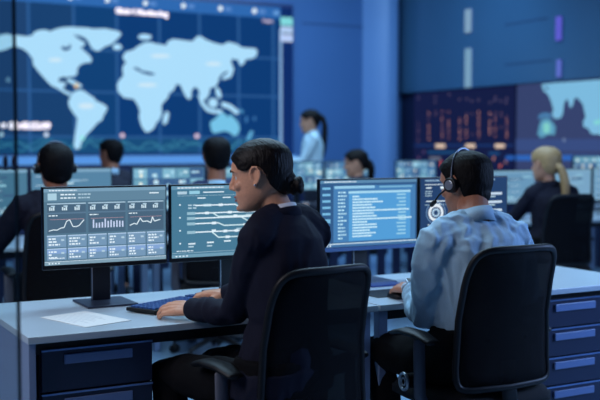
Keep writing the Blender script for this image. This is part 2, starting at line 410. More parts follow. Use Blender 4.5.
# ------------------------------------------------------------------ office chair
def copy_tree(o, parent=None):
    c = o.copy(); COL.objects.link(c)
    if parent is not None: c.parent = parent
    for ch in [x for x in o.children]: copy_tree(ch, c)
    return c
def back_surf(u, v):
    """u -1..1, v 0..1 bottom to top"""
    w = .212 - .022*v
    z = .49 + .50*v
    y = -.205 - .065*v*v + .02*math.sin(PI*v) + .035*u*u
    return V((u*w, y, z))
def back_outline(n=72):
    pts = []
    for k in range(n):
        a = 2*PI*k/n; c, s = math.cos(a), math.sin(a); e = .30 if s > 0 else .16
        u = math.copysign(abs(c)**e, c); v = .5+.5*math.copysign(abs(s)**e, s)
        pts.append((u, v))
    return pts
def make_chair(label):
    root = empty('office_chair', (0, 0, 0), 0, label, 'chair')
    # seat cushion
    b = nb(); N = 16; g = []
    for i in range(N+1):
        row = []
        for j in range(N+1):
            u, v = -1+2*i/N, -1+2*j/N; k = 1-.10*(u*u*v*v)
            row.append(b.verts.new((u*.235*k, .02+v*.23*k, .475 - .02*max(0, v-.5)*2*(v-.5) - .035*max(abs(u), abs(v))**8 + .008*u*u)))
        g.append(row)
    for i in range(N):
        for j in range(N): b.faces.new((g[i][j], g[i+1][j], g[i+1][j+1], g[i][j+1]))
    r = bmesh.ops.extrude_face_region(b, geom=b.faces[:])
    for v in [e for e in r['geom'] if isinstance(e, bmesh.types.BMVert)]: v.co.z = .41
    seat = obj('seat', b, mat('black_seat_fabric', (15, 15, 20), .85, bump=.2, scale=400), root)
    # backrest
    b = nb(); ol = back_outline(); vs = []
    rings = []
    for k in (1, .8, .6, .4, .2, .05):
        rings.append([b.verts.new(back_surf(u*k, .5+(v-.5)*k)) for u, v in ol])
    for A, B in zip(rings, rings[1:]):
        n = len(A)
        for k in range(n): b.faces.new((A[k], A[(k+1) % n], B[(k+1) % n], B[k]))
    b.faces.new(rings[-1])
    bp = obj('backrest', b, meshf, root); bake(bp, [('SOLIDIFY', dict(thickness=.008, offset=0))])
    b = nb(); tube(b, [back_surf(u, v) for u, v in ol], [(.011, .013)]*len(ol), up=(0, 1, 0), seg=8, closed=True); obj('backrest_frame', b, blackp, bp)
    b = nb(); tube(b, [(0, -.03, .40), (0, -.20, .395), (0, -.215, .425), (0, -.197, .50), (0, -.192, .58)], [(.014, .03), (.014, .03), (.012, .034), (.009, .036), (.005, .04)], up=(0, -.1, 1), seg=12)
    obj('back_support', b, blackp, root)
    b = nb(); tube(b, [(-.15, -.165, .66), (-.08, -.178, .66), (0, -.182, .665), (.08, -.178, .66), (.15, -.165, .66)], [(.008, .035)]*5, up=(0, 1, 0), seg=10); obj('lumbar_pad', b, blackp, root)
    for s in (-1, 1):
        b = nb(); tube(b, [(s*.262, -.10, .655), (s*.265, -.03, .672), (s*.265, .06, .672), (s*.258, .13, .655)], [(.012, .030), (.014, .038), (.014, .038), (.012, .030)], up=(0, 0, 1), seg=14)
        ar = obj('armrest', b, blackp, root)
        b = nb(); tube(b, [(s*.14, -.035, .405), (s*.24, -.035, .41), (s*.268, -.035, .45), (s*.266, -.025, .65)], [(.012, .022), (.013, .024), (.011, .026), (.010, .026)], up=(0, -1, .01), seg=12)
        po = obj('armrest_post', b, greyp, ar); po['label'] = 'grey upright post under the armrest'
    b = nb(); box(b, (-.11, -.12, .365), (.11, .12, .41)); obj('tilt_mechanism', b, blackp, root, bevel=.01)
    b = nb(); cyl(b, (-.19, .05, .455), (-.235, .05, .48), .014, 12); cyl(b, (-.235, .05, .488), (-.278, .05, .488), .028, 24); kn = obj('tension_knob', b, blackp, root, bevel=.003)
    b = nb(); tube(b, [(-.279, .05+.026*math.cos(a), .488+.030*math.sin(a)) for a in [k*2*PI/24 for k in range(24)]], .006, seg=8, closed=True)
    tube(b, [(-.281, .05+.012*math.cos(a), .488+.014*math.sin(a)) for a in [k*2*PI/24 for k in range(24)]], .003, seg=8, closed=True)
    rg = obj('ring', b, silver, kn); rg['label'] = 'silver ring on the side knob'
    b = nb(); cyl(b, (0, 0, .10), (0, 0, .37), .026); obj('gas_column', b, greyp, root)
    b = nb(); cyl(b, (0, 0, .08), (0, 0, .15), .045)
    for k in range(5):
        a = 2*PI*k/5+.3; d = V((math.cos(a), math.sin(a), 0))
        tube(b, [d*.03 + V((0, 0, .125)), d*.17 + V((0, 0, .10)), d*.29 + V((0, 0, .078))], [(.018, .024), (.015, .02), (.011, .015)], up=(0, 0, 1), seg=10)
    base = obj('star_base', b, blackp, root)
    for k in range(5):
        a = 2*PI*k/5+.3; d = V((math.cos(a), math.sin(a), 0)); t = V((-d.y, d.x, 0)); b = nb()
        for s in (-1, 1): cyl(b, d*.29 + t*s*.008 + V((0, 0, .028)), d*.29 + t*s*.026 + V((0, 0, .028)), .028, 16)
        cyl(b, d*.29 + V((0, 0, .03)), d*.29 + V((0, 0, .075)), .008, 8); obj('caster', b, blackp, base)
    return root
# ------------------------------------------------------------------ flat display drawing
class Disp:
    """draws coloured shapes on a flat display; maps (u right, v down) to the display plane"""
    def __init__(s, org, du, dv, nrm):
        s.o, s.du, s.dv, s.n = V(org), V(du), V(dv), V(nrm).normalized(); s.bm = nb(); s.mats = []; s.eps = .0006
    def mi(s, m):
        if m not in s.mats: s.mats.append(m)
        return s.mats.index(m)
    def P(s, u, v, l): return s.o + s.du*u + s.dv*v + s.n*(s.eps*l)
    def poly(s, pts, m, l=1):
        i = s.mi(m)
        vs = [s.bm.verts.new(s.P(u, v, l)) for u, v in pts]
        if len(vs) <= 4:
            f = s.bm.faces.new(vs); f.material_index = i
        else:
            for t in tessellate_polygon([[V((u, v, 0)) for u, v in pts]]):
                try: f = s.bm.faces.new([vs[k] for k in t]); f.material_index = i
                except ValueError: pass
    def rect(s, u0, v0, u1, v1, m, l=1): s.poly([(u0, v0), (u1, v0), (u1, v1), (u0, v1)], m, l)
    def line(s, pts, w, m, l=2, asp=1.0):
        for (a, b), (c, d) in zip(pts, pts[1:]):
            dx, dy = (c-a), (d-b)/asp; L = math.hypot(dx, dy) or 1; nx, ny = -dy/L*w/2, dx/L*w/2*asp
            s.poly([(a+nx, b+ny), (c+nx, d+ny), (c-nx, d-ny), (a-nx, b-ny)], m, l)
    def disc(s, u, v, ru, rv, m, l=2, n=14): s.poly([(u+ru*math.cos(2*PI*k/n), v+rv*math.sin(2*PI*k/n)) for k in range(n)], m, l)
    def ring(s, u, v, ru, rv, k, m, l=2, n=20, a0=0, a1=2*PI):
        for i in range(n):
            a, b = a0+(a1-a0)*i/n, a0+(a1-a0)*(i+1)/n
            s.poly([(u+ru*math.cos(a), v+rv*math.sin(a)), (u+ru*math.cos(b), v+rv*math.sin(b)), (u+ru*k*math.cos(b), v+rv*k*math.sin(b)), (u+ru*k*math.cos(a), v+rv*k*math.sin(a))], m, l)
    def build(s, name, parent): 
        me = bpy.data.meshes.new(name); s.bm.to_mesh(me); s.bm.free()
        for m in s.mats: me.materials.append(m)
        o = bpy.data.objects.new(name, me); COL.objects.link(o); o.parent = parent; return o
def words(d, u, v, total, h, m, rnd, l=2, gap=.006):
    x = u
    while x < u+total-.004:
        w = min(rnd.uniform(.010, .03), u+total-x); d.rect(x, v, x+w, v+h, m, l); x += w+gap
def text_mesh(txt, size, name, m, parent, M):
    c = bpy.data.curves.new(name, 'FONT'); c.body = txt; c.size = size; c.extrude = .001; c.offset = size*.06; c.align_x = 'LEFT'
    t = bpy.data.objects.new(name, c); COL.objects.link(t)
    dg = bpy.context.evaluated_depsgraph_get(); dg.update()
    me = bpy.data.meshes.new_from_object(t.evaluated_get(dg)); bpy.data.objects.remove(t)
    me.materials.clear(); me.materials.append(m); me.transform(M)
    o = bpy.data.objects.new(name, me); COL.objects.link(o); o.parent = parent; return o

W_, Wd = em((225, 242, 252)), em((176, 205, 222))
def ui_dash(d):
    r = random.Random(3); bg = em((84, 118, 142)); d.rect(0, 0, 1, 1, bg, 0)
    d.rect(0, 0, 1, .045, em((122, 160, 186))); d.rect(0, .045, 1, .17, em((98, 134, 158)))
    words(d, .04, .017, .22, .014, W_, r)
    d.rect(.03, .06, .10, .15, em((172, 208, 226)), 2)
    for y in (.07, .115): words(d, .13, y, .12, .018, W_, r); words(d, .27, y, .10, .018, Wd, r)
    d.rect(.86, .075, .94, .09, W_, 2)
    for k in range(3):
        x = .025 + k*.325; d.rect(x, .19, x+.305, .585, em((74, 102, 126))); d.rect(x, .19, x+.305, .205, em((170, 200, 220)), 2)
        for j in range(3): [d.rect(x+.015+j*.10+q*.015, .24+.012*(q%2), x+.026+j*.10+q*.015, .285, em((205, 228, 240)), 2) for q in range(3)]; d.rect(x+.028+j*.10, .22, x+.06+j*.10, .24, Wd, 2)
        d.rect(x, .31, x+.305, .33, em((92, 122, 148)), 2); words(d, x+.01, .345, .07, .014, W_, r)
        d.rect(x+.02, .40, x+.29, .405, em((186, 150, 160)), 2)
    d.line([(.035, .55), (.07, .535), (.10, .54), (.13, .515), (.155, .51), (.175, .43), (.20, .41), (.225, .50), (.25, .505), (.275, .49), (.315, .415)], .007, W_, 3, 1.6)
    for k in range(11): hgt = r.uniform(.06, .12); d.rect(.385+k*.024, .53-hgt, .397+k*.024, .53, em((200, 214, 245)), 3)
    d.line([(.69, .515), (.73, .49), (.75, .505), (.78, .42), (.80, .47), (.84, .465), (.87, .49), (.885, .41), (.90, .47), (.95, .45)], .008, W_, 3, 1.6)
    for rr in range(2):
        for k in range(6):
            x = .02+k*.163; y = .61+rr*.17
            d.rect(x, y, x+.152, y+.155, em((118, 152, 184))); d.rect(x, y, x+.152, y+.014, em((176, 204, 232)), 2)
            if rr: d.rect(x, y+.015, x+.152, y+.07, em((132, 166, 214)), 2)
            for j in range(3): words(d, x+.012, y+.035+j*.038, r.uniform(.03, .09), .02, W_, r, 3)
            d.rect(x+.11, y+.05, x+.135, y+.075, Wd, 3)
    d.rect(0, .955, 1, 1, em((128, 160, 180))); d.rect(.0, .952, 1, .957, W_, 2); words(d, .04, .905, .12, .012, W_, r)
    for k in range(4): d.rect(.03+k*.025, .968, .042+k*.025, .985, W_, 3)
def ui_net(d):
    r = random.Random(5); d.rect(0, 0, 1, 1, em((72, 122, 150)), 0); d.rect(0, 0, 1, .05, em((104, 150, 178))); words(d, .05, .018, .4, .016, W_, r)
    d.rect(.05, .075, .13, .115, Wd, 2); d.rect(.15, .07, .24, .115, em((150, 205, 226)), 2); d.rect(.27, .085, .45, .10, W_, 2); d.rect(.05, .135, .97, .139, Wd, 2)
    for x in (.22, .44, .68, .88): d.rect(x, .165, x+.07, .18, W_, 2)
    for y in (.26, .44, .62, .80): d.disc(.07, y, .008, .012, W_, 2, 8)
    for y in (.26, .30): d.rect(.14, y, .17, y+.02, Wd, 2); d.rect(.18, y, .21, y+.02, Wd, 2)
    rows = [(.275, .27, .55, 1), (.385, .22, .92, 1), (.455, .16, .98, -1), (.53, .16, .40, 1), (.65, .2, .8, -1)]
    for y, x0, x1, _ in rows:
        d.rect(.13 if y > .3 else .27, y-.02, .20 if y > .3 else .34, y+.02, em((150, 190, 208)), 2); d.line([(.20, y), (x1, y)], .011, W_, 3, 1.6)
        d.rect(.52+.08*(y*10 % 3), y-.035, .58+.08*(y*10 % 3), y-.02, Wd, 3)
    for pl in ([(.55, .275), (.62, .345), (.98, .345)], [(.35, .385), (.40, .44), (.9, .44)], [(.40, .53), (.45, .57), (.68, .57), (.86, .385)],
               [(.34, .65), (.40, .735), (.80, .735)], [(.64, .735), (.70, .65), (.84, .65), (.95, .53)], [(.6, .455), (.68, .53), (.95, .53)]):
        d.line(pl, .011, em((205, 232, 240)), 3, 1.6)
    for x, y in ((.42, .275), (.30, .385), (.50, .385), (.55, .44), (.36, .53), (.64, .57), (.36, .64), (.46, .65), (.56, .65), (.48, .735), (.7, .735), (.66, .345), (.74, .455), (.8, .53)):
        d.rect(x-.018, y-.018, x+.018, y+.018, W_, 4)
    for k, x in enumerate((.14, .30, .45)):
        d.rect(x, .80-k*.008, x+.06, .82-k*.008, W_, 2)
        if k < 2: d.rect(x, .84, x+.045, .86, Wd, 2)
    d.rect(0, .93, 1, .935, Wd, 2); d.rect(0, .955, 1, 1, em((112, 156, 180))); words(d, .04, .90, .14, .012, W_, r)
    for k in range(4): d.rect(.03+k*.03, .968, .045+k*.03, .985, W_, 3)
def ui_code(d):
    r = random.Random(11); d.rect(0, 0, 1, 1, em((52, 92, 138)), 0); d.rect(0, 0, 1, .045, em((92, 138, 176))); words(d, .04, .014, .32, .016, W_, r)
    for k in range(6): d.rect(.02, .10+k*.095, .10, .10+k*.095+(.035 if k < 5 else .06), em((120, 186, 226)), 2)
    d.rect(.13, .08, .985, .93, em((72, 128, 182))); d.rect(.14, .085, .55, .125, em((150, 205, 235)), 2); d.rect(.60, .095, .95, .12, em((120, 180, 215)), 2)
    d.rect(.285, .17, .93, .915, em((84, 158, 216)), 2); d.rect(.28, .165, .93, .20, em((168, 218, 242)), 3)
    for k in range(14):
        y = .17+k*.053; words(d, .175, y, r.uniform(.05, .09), .024, em((185, 228, 245)), r, 3)
    x0 = .32; y = .235
    for L in (.07, .26, .32, .2, .24, .6, .22, .25, .62, .15, .25, .26, .18, .24, .2):
        words(d, x0, y, L, .024, em((205, 240, 252)), r, 4, .004); y += .043
    for k in range(12):
        d.rect(.78+r.uniform(0, .03), .22+k*.055, .88, .245+k*.055, em((150, 205, 232)), 4)
    d.rect(0, .95, 1, 1, em((70, 116, 166))); d.rect(0, .945, 1, .958, em((215, 240, 250)), 2)
    for k in range(3): d.rect(.03+k*.03, .968, .045+k*.03, .988, W_, 3)
def ui_gauges(d):
    r = random.Random(21); d.rect(0, 0, 1, 1, em((38, 66, 108)), 0); words(d, .05, .02, .8, .025, em((150, 185, 215)), r)
    words(d, .05, .09, .28, .014, W_, r); d.rect(.06, .14, .12, .16, W_, 2); d.rect(.22, .13, .27, .17, W_, 2)
    for k in range(3): words(d, .05, .20+k*.035, .08, .014, Wd, r)
    d.rect(.06, .36, .28, .375, W_, 2); d.rect(.14, .41, .22, .43, W_, 2); words(d, .05, .42, .25, .01, Wd, r)
    d.ring(.17, .555, .085, .14, .68, em((225, 236, 246)), 3); d.ring(.17, .555, .045, .072, .55, em((170, 200, 225)), 3); d.ring(.17, .555, .11, .18, .93, em((120, 155, 195)), 3)
    for k in range(4): d.rect(.08+k*.05, .74, .10+k*.05, .755, W_, 2)
    d.rect(.04, .82, .14, .86, em((140, 180, 215)), 2)
    for k in range(4): d.rect(.05+k*.06, .90, .085+k*.06, .94, em((150, 190, 220)), 2)
    for k in range(9):
        d.rect(.36+r.uniform(0, .03), .10+k*.09, .36+r.uniform(.06, .14), .125+k*.09, Wd, 2)
        if k > 4:
            for j in range(4): d.rect(.46+j*.07, .12+k*.09, .50+j*.07, .15+k*.09, W_, 2)
    for k in range(4): d.rect(.72, .25+k*.14, .94, .29+k*.14, em((200, 220, 240)), 2); d.rect(.72, .31+k*.14, .86, .33+k*.14, Wd, 2)
    d.rect(.03, .965, .97, .972, Wd, 2)
def ui_wide(d, seed, base=(86, 132, 164)):
    r = random.Random(seed); d.rect(0, 0, 1, 1, em(base), 0); d.rect(0, 0, 1, .07, em((126, 168, 196)))
    for k in range(10):
        x, y = r.uniform(.03, .75), .12+r.random()*.75; d.rect(x, y, x+r.uniform(.08, .25), y+r.uniform(.02, .08), em(r.choice([(150, 200, 220), (190, 222, 235), (110, 165, 205), (70, 105, 140)])), 2)
    for k in range(8):
        words(d, .05+.45*(k % 2), .15+.1*k, .2, .02, Wd, r, 3)
    d.rect(.05, .93, .95, .95, Wd, 2)
def ui_video(d, seed):
    r = random.Random(seed); d.rect(0, 0, 1, 1, em((70, 112, 150)), 0)
    for i in range(5):
        for j in range(4):
            c = r.choice([(96, 150, 185), (130, 185, 210), (80, 130, 175), (110, 165, 190), (60, 95, 140)])
            d.rect(.02+i*.195, .03+j*.24, .20+i*.195, .25+j*.24, em(c), 1)
            for q in range(2):
                u, v = .05+i*.195+r.random()*.11, .08+j*.24+r.random()*.12
                d.disc(u, v, r.uniform(.012, .04), r.uniform(.02, .06), em(r.choice([(215, 240, 248), (235, 240, 225), (170, 215, 235), (190, 225, 240)])), 2, 8)

def monitor(X0, X1, Y, z0, z1, label, ui, group=None, stand=True, foot=.73, chin=.016, chin_m=None, neck_dx=0, yaw=0, H=None):
    cx = (X0+X1)/2; w = (X1-X0)/2
    root = empty('monitor', (cx, Y, foot), yaw, label, 'monitor', group); a, b_ = z0-foot, z1-foot
    b = nb(); box(b, (-w, 0, a), (w, .022, b_)); box(b, (-w*.55, .02, a+.05), (w*.55, .045, b_-.06)); flat('casing', b, bezel, root, bevel=.003)
    if chin_m: 
        b = nb(); box(b, (-w+.002, -.002, a+.001), (w-.002, .001, a+chin)); c = flat('chin_bar', b, chin_m, root); c['label'] = 'grey-blue strip under the picture'
    d = Disp((-w+.006, -.0008, b_-.007), (2*w-.012, 0, 0), (0, 0, -(b_-a-.007-chin-.002)), (0, -1, 0)); ui(d); d.build('display', root)
    b = nb(); x = neck_dx
    box(b, (x-.038, .075, .008), (x+.038, .093, a+.16)); box(b, (x-.03, .04, a+.09), (x+.03, .08, a+.15)); nk = flat('neck', b, mat('monitor_stand', (22, 24, 32), .35), root, bevel=.003)
    b = nb(); box(b, (x-.039, .0735, .01), (x-.0355, .0765, a+.15)); flat('neck_trim', b, silver, nk)
    b = nb(); box(b, (x-.10, -.075, 0), (x+.10, .135, .009)); flat('stand_base', b, mat('monitor_foot', (52, 60, 78), .3, metal=.3), root, bevel=.003)
    return root
# ================================================================== THE ROOM
def struct(name, bm, m, bevel=0): return tag(flat(name, bm, m, None, bevel), kind='structure')
WY, WX = 12.0, 8.26     # screen wall and side wall planes
floor_m = mat('polished_floor', (130, 160, 184), .16, var=.06, scale=1.5)
struct('floor', bx((-4, -2, -.1), (9.2, 12.6, 0)), floor_m)
struct('ceiling', bx((-4, -2, 3.9), (9.2, 12.6, 4.0)), mat('ceiling_paint', (48, 62, 96), .8))
wall_m = mat('blue_wall_paint', (70, 110, 162), .55, var=.04, scale=1)
struct('wall_back', bx((-4, WY, 0), (8.4, WY+.2, 3.9)), wall_m)
struct('wall_left', bx((-4.2, -2, 0), (-4, 12.6, 3.9)), mat('left_wall_paint', (40, 60, 110), .7))
# pillar beside the big screen; its brighter light is put into the colour
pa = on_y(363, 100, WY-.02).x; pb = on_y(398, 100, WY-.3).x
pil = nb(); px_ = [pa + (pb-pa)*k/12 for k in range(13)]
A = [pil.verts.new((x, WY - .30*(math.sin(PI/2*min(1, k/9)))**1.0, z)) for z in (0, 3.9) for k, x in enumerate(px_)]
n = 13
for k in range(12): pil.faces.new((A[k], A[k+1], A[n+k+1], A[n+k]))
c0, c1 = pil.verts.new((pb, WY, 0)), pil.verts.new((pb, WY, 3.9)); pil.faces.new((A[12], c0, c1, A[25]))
po = obj('trim_1', pil, mat('pillar_lit_tone', (108, 146, 196), .45, var=.03, scale=1)); tag(po, kind='structure')
s0 = on_y(302, 23, WY-.005); s1 = on_y(366, 26, WY-.005)
struct('trim_2', bx((s0.x, WY-.006, s0.z-.006), (s1.x, WY, s0.z+.006)), mat('seam', (24, 40, 84), .6))
# side wall: bulkhead above, dark recess below
zb = 2.09
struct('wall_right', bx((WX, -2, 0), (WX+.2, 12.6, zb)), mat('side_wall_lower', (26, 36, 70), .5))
bulk = mat('bulkhead_panel', (60, 98, 130), .3, var=.05, scale=.8)
struct('trim_3', bx((WX-.1, -2, zb), (WX+.2, 12.0, 3.9)), bulk)
# seams on the bulkhead
for i, (a, b) in enumerate((((505, 25), (548, 22)), ((505, 65), (552, 62)))):
    p, q = on_x(a[0], a[1], WX-.1), on_x(b[0], b[1], WX-.1)
    struct('trim_%d' % (4+i), bx((WX-.103, q.y, p.z-.006), (WX-.1, p.y, p.z+.006)), mat('seam', (24, 40, 84), .6))
# upright bars on the bulkhead, drawn with plain emission
for (x0, x1, y0, y1, c, lab) in ((465, 471.5, 10, 32, (126, 160, 190), 'pale vertical glowing bar, upper one on the left'), (465, 471.5, 49, 87, (118, 158, 188), 'pale vertical glowing bar, lower and longest one on the left'),
                                 (556, 561.5, 17, 40, (92, 92, 205), 'violet vertical glowing bar, upper one on the right'), (557, 561, 60, 77, (92, 110, 200), 'violet vertical glowing bar, shortest, lower right')):
    p, q = on_x(x0, y0, WX-.12), on_x(x1, y1, WX-.12)
    L = empty('glow_bar', (WX-.1, (p.y+q.y)/2, q.z), 0, lab + ' on the blue bulkhead', 'wall lamp', 'glowing bars'); w = abs(p.y-q.y)/2; h = p.z-q.z
    flat('bar_front', bx((-.035, -w*.8, 0), (-.012, w*.8, h)), em(c, 1.0), L)
    flat('back_plate', bx((-.012, -w*1.1, -.01), (0, w*1.1, h+.01)), mat('bar_plate', (58, 96, 140), .3), L)

# ------------------------------------------------------------------ the big wall screen
o0 = on_y(-14, 0, WY); 
XR = on_y(293, 60, WY-.06).x; ZT = on_y(240, 4.5, WY-.06).z; ZB = on_y(280, 153, WY-.06).z; XL = 1.35
scr = empty('video_wall', ((XL+XR)/2, WY, 0), 0, 'huge wall screen with glowing pale blue world map on dark blue', 'screen'); ox = (XL+XR)/2
flat('frame', bx((XL-.03-ox, -.06, ZB-.04), (XR-ox, 0, ZT+.05)), mat('screen_frame', (30, 48, 100), .4), scr)
F_ = WY-.062
def T(px, py): p = on_y(px, py, F_); return (p.x-ox, p.z)
d = Disp((0, -.064, 0), (1, 0, 0), (0, 0, 1), (0, -1, 0)); d.eps = .0012
xe = T(280.5, 60)[0]
d.rect(XL-ox, ZB, XR-ox-.01, ZT, em((14, 44, 104)), 0)
d.rect(XL-ox, ZB, xe, ZT, em((12, 58, 116)), 1)
for a, b, cc in ((-80, 30, (30, 66, 112)), (30, 75, (24, 64, 112)), (75, 118, (16, 64, 118))): d.rect(T(a, 60)[0], ZB, T(b, 60)[0], ZT, em(cc), 2)
zt = T(150, 10)[1]; d.rect(XL-ox, zt, xe, ZT, em((46, 104, 176)), 3)
zw = T(150, 136.5)[1]; d.rect(XL-ox, ZB, xe, zw, em((24, 76, 122)), 3)
r = random.Random(2); grid = em((44, 92, 150))
for x in (-15, 29, 74, 117, 159.5, 199.5, 238.5, 273): u = T(x, 70)[0]; d.rect(u-.016, ZB, u+.016, zt, grid, 4)
for y in (58, 93.5, 137): v = T(150 if y > 60 else 262, y)[1]; d.rect(XL-ox, v-.012, xe, v+.012, grid, 4)
d.rect(xe-.02, ZB, xe+.02, T(280, 30)[1], em((130, 170, 215)), 6)
tri = em((44, 110, 146)); pts = [(-60+k*5.2, 137.5+r.random()*14) for k in range(66)]
d.line([T(*p) for p in pts if p[0] < 279], .022, tri, 5); pts = [(-60+k*7.1, 140+r.random()*11) for k in range(48)]
d.line([T(*p) for p in pts if p[0] < 279], .018, em((58, 128, 160)), 5)
land = em((172, 222, 252)); land2 = em((206, 232, 248)); sea = em((12, 60, 118))
def L_(pts, m=land, l=8): d.poly([T(*p) for p in pts], m, l)
def E_(x, y, rx, ry, m=land, l=8, rot=0, n=14): L_([(x+rx*math.cos(a)*math.cos(rot)-ry*math.sin(a)*math.sin(rot), y+rx*math.cos(a)*math.sin(rot)+ry*math.sin(a)*math.cos(rot)) for a in [2*PI*k/n for k in range(n)]], m, l)
def path(pts, w, m=land, l=8):
    d.line([T(*p) for p in pts], w*.0128, m, l)
    for p in pts: E_(p[0], p[1], w/2, w/2, m, l, 0, 8)
L_([(-8,37),(0,35.3),(6,34),(12,35),(18,35.5),(26,36.5),(32,35.5),(34,32),(40,30),(46,30),(50,31.5),(56,29),(62,27.5),(70,27),(80,27.5),(88,28),(94,29),(104,28.5),(112,30),(117,31),(121,33),(120,36),(116,40),(112,44),(104,47),(100,50),(97,51.5),(92,49),(89,44),(87,40),(83,37),(78,35.5),(73,34.5),(77,38),(82,41),(85,43),(84,46),(80,47),(84,51),(89,55),(92,60),(90,62.5),(84,63),(80,65),(77,69),(77,74),(74,76.5),(66,77),(62,77),(58,79),(59,82),(64,82),(66,85),(62,88),(66,91),(71,93),(70,96),(64,93),(58,89),(51,85.6),(46.4,81),(42,76),(37.6,71),(33,65),(32.4,59),(28,53),(23,49),(17.5,47),(12,47),(4,50),(-4,52),(-8,50)])
L_([(60,47),(64,46.5),(67,48),(69,44),(71,46),(69,50),(64,51)], sea, 10)
path([(68,80), (73,82.5), (80,86)], 3.4)
L_([(72,93),(78,90),(83,90.5),(88,94),(94,98),(96,101),(103,104),(107,107),(106,111),(103,116),(102,120),(97,123),(93,128),(88,133),(84,138),(82,141),(80,146),(79,149),(75,149),(73.5,145),(74.5,136),(76,127),(77,118),(73,113),(69,107),(68,102),(70,97)])
E_(117, 47, 4.6, 3); E_(144.5, 37, 6.8, 2.9)
L_([(126,63),(123,59),(122,57),(125.5,52),(132.5,50),(138,46),(144,42.6),(150,42),(157,44),(166,45.4),(167.5,41.4),(173,39),(180,40),(192,41.5),(196,37),(200,36),(206,40),(214,43),(222,45),(228,42),(236,44),(242,47.6),(254,48.4),(257,50),(256,56),(252,58.6),(245,59.6),(244,63),(241,66),(238.4,63),(238,60),(231,59),(231,63),(233.6,69),(231,77),(223,80),(221,78),(228,72),(227,71),(223,73),(219,77),(218,82),(215,87),(210,88),(209,93),(208,96),(205,100),(202,100),(198,90),(196,87),(193,88),(191,92),(191,98),(188,99.6),(185,96),(182,90),(180,85),(176,84),(174.5,88),(173,90.5),(169,93),(167.5,98),(162,103.6),(161,108),(162,113),(159.6,119),(156,123),(154,128),(149,132),(145,132),(141,126),(138.6,117.6),(139.5,110.6),(137,104.5),(133.4,99),(128,98.4),(123,97.5),(117.6,91.4),(116.7,85),(118.5,81),(123,75.5),(122,70),(123,65)])
L_([(132,68),(137,67.5),(142,71),(149,72),(155,74),(152,75.5),(144,74),(138,71)], sea, 10)
for q in ((55, 60, 7, 2), (147, 85, 10, 2), (160, 56, 10, 2), (213, 64, 8, 2), (86, 106, 8, 3)): E_(q[0], q[1], q[2], q[3], land2, 9)
E_(165.5, 118, 2.6, 7, rot=.25)
path([(199.6,96), (202,103), (207,109.5), (213,111.5), (220,111.5)], 4); E_(212.7, 103, 4.8, 4.8); E_(218, 93, 2.4, 6, rot=-.3); path([(223,104.5), (230,107), (236,112)], 5); E_(241, 111, 3, 1.6, em((70,140,190)), rot=.7)
aus = em((118, 196, 232))
L_([(209.6,123.7),(211,121),(214.5,119),(219,114),(223,112.4),(226,115),(227.6,117.6),(229.4,114),(233,117),(238,123),(239.5,129),(237,135),(233,136),(229.4,132.5),(224,131),(218,132.5),(213,133.4),(211,130)], aus)
path([(251,132.5), (248,139)], 4, em((96, 172, 216))); E_(246, 119.5, 1.4, 3.4, em((60, 120, 180))); E_(254, 118.5, 1.5, 2, em((60, 120, 180)))
for x, y, c in ((46, 134.5, (205, 222, 245)), (122, 135.5, (220, 196, 216)), (196.5, 136, (226, 200, 222)), (1, 134.5, (170, 205, 225)), (8, 80, (96, 140, 175)), (82, 138, (150, 235, 235)), (76, 86, (220, 190, 140))): E_(x, y, 2.4, 2.4, em(c), 11)
for x, y in ((70, -2.5), (107, .3), (145, 3.3), (183, 5.8), (220, 8.6), (254, 11)):
    E_(x, y, 2.3, 2.6, em((232, 248, 255)), 11); L_([(x+4.5, y-1.5), (x+11, y-.9), (x+11, y+2.6), (x+4.5, y+2)], em((92, 140, 206)), 6)
E_(276, 13, 3, 2, em((110, 165, 222)), 6)
for y0, y1, c in ((17, 25.2, (128, 215, 220)), (26.3, 32.8, (176, 204, 240)), (34, 41.5, (184, 206, 246))):
    L_([(280, y0), (292.4, y0+.7), (292.4, y1+.7), (280, y1)], em(c), 7)
d.build('display', scr)
pink = em((245, 238, 250), 1.4)
def wtext(t, px, py, size, m):
    p = on_y(px, py, F_); text_mesh(t, size, 'caption', m, scr, Matrix.Translation((p.x-ox, -.082, p.z)) @ Matrix.Rotation(PI/2, 4, 'X'))
wtext('Global Monitoring', 115, 13.2, .092, pink); wtext('00:45:22:09', 8.5, 128.5, .105, pink); wtext('45', 0, 127.5, .07, pink); wtext('Region', 262, 22, .055, em((190, 180, 205)))
# lit ledge under the screen
la, lb = on_y(200, 155.5, WY-.25).z, on_y(200, 163.5, WY-.25).z
lg = empty('light_ledge', (ox, WY, lb), 0, 'long glowing blue ledge running below the huge world map screen', 'light ledge')
flat('glow_strip', bx((XL-ox, -.25, 0), (XR-ox-.05, -.06, la-lb)), em((88, 150, 226)), lg); flat('ledge_base', bx((XL-ox, -.3, -lb), (XR-ox+.05, -.004, 0)), mat('ledge_base', (20, 30, 66), .5), lg)

# ------------------------------------------------------------------ side wall displays
X1 = WX-.05
def Tx(px, py): p = on_x(px, py, X1); return (p.y, p.z)
ya, yb = Tx(414, 130)[0], Tx(515, 130)[0]
ld = empty('data_display', (WX, (ya+yb)/2, 0), 0, 'dark wall display filled with columns of small orange lights', 'screen'); oy = (ya+yb)/2
flat('plinth', bx((-.05, yb-oy, 0), (-.004, ya-oy, .75)), mat('data_casing', (20, 26, 60), .5), ld)
flat('casing', bx((-.05, yb-oy, .75), (-.004, ya-oy, zb)), mat('data_casing', (20, 26, 60), .5), ld)
d = Disp((-.052, -oy, 0), (0, 1, 0), (0, 0, 1), (-1, 0, 0)); d.eps = .0015
d.rect(yb, .8, ya, zb-.01, em((20, 27, 66)), 0)
r = random.Random(9)
cols = {418.5: (115, 142), 429: (113, 141), 436: (112, 131), 442.5: (112, 140), 449: (112, 139), 460: (119, 141), 466.5: (114, 140), 472.5: (114, 136), 479: (112, 140), 490: (113, 141), 495.5: (113, 139), 501.5: (113, 131), 507: (114, 139)}
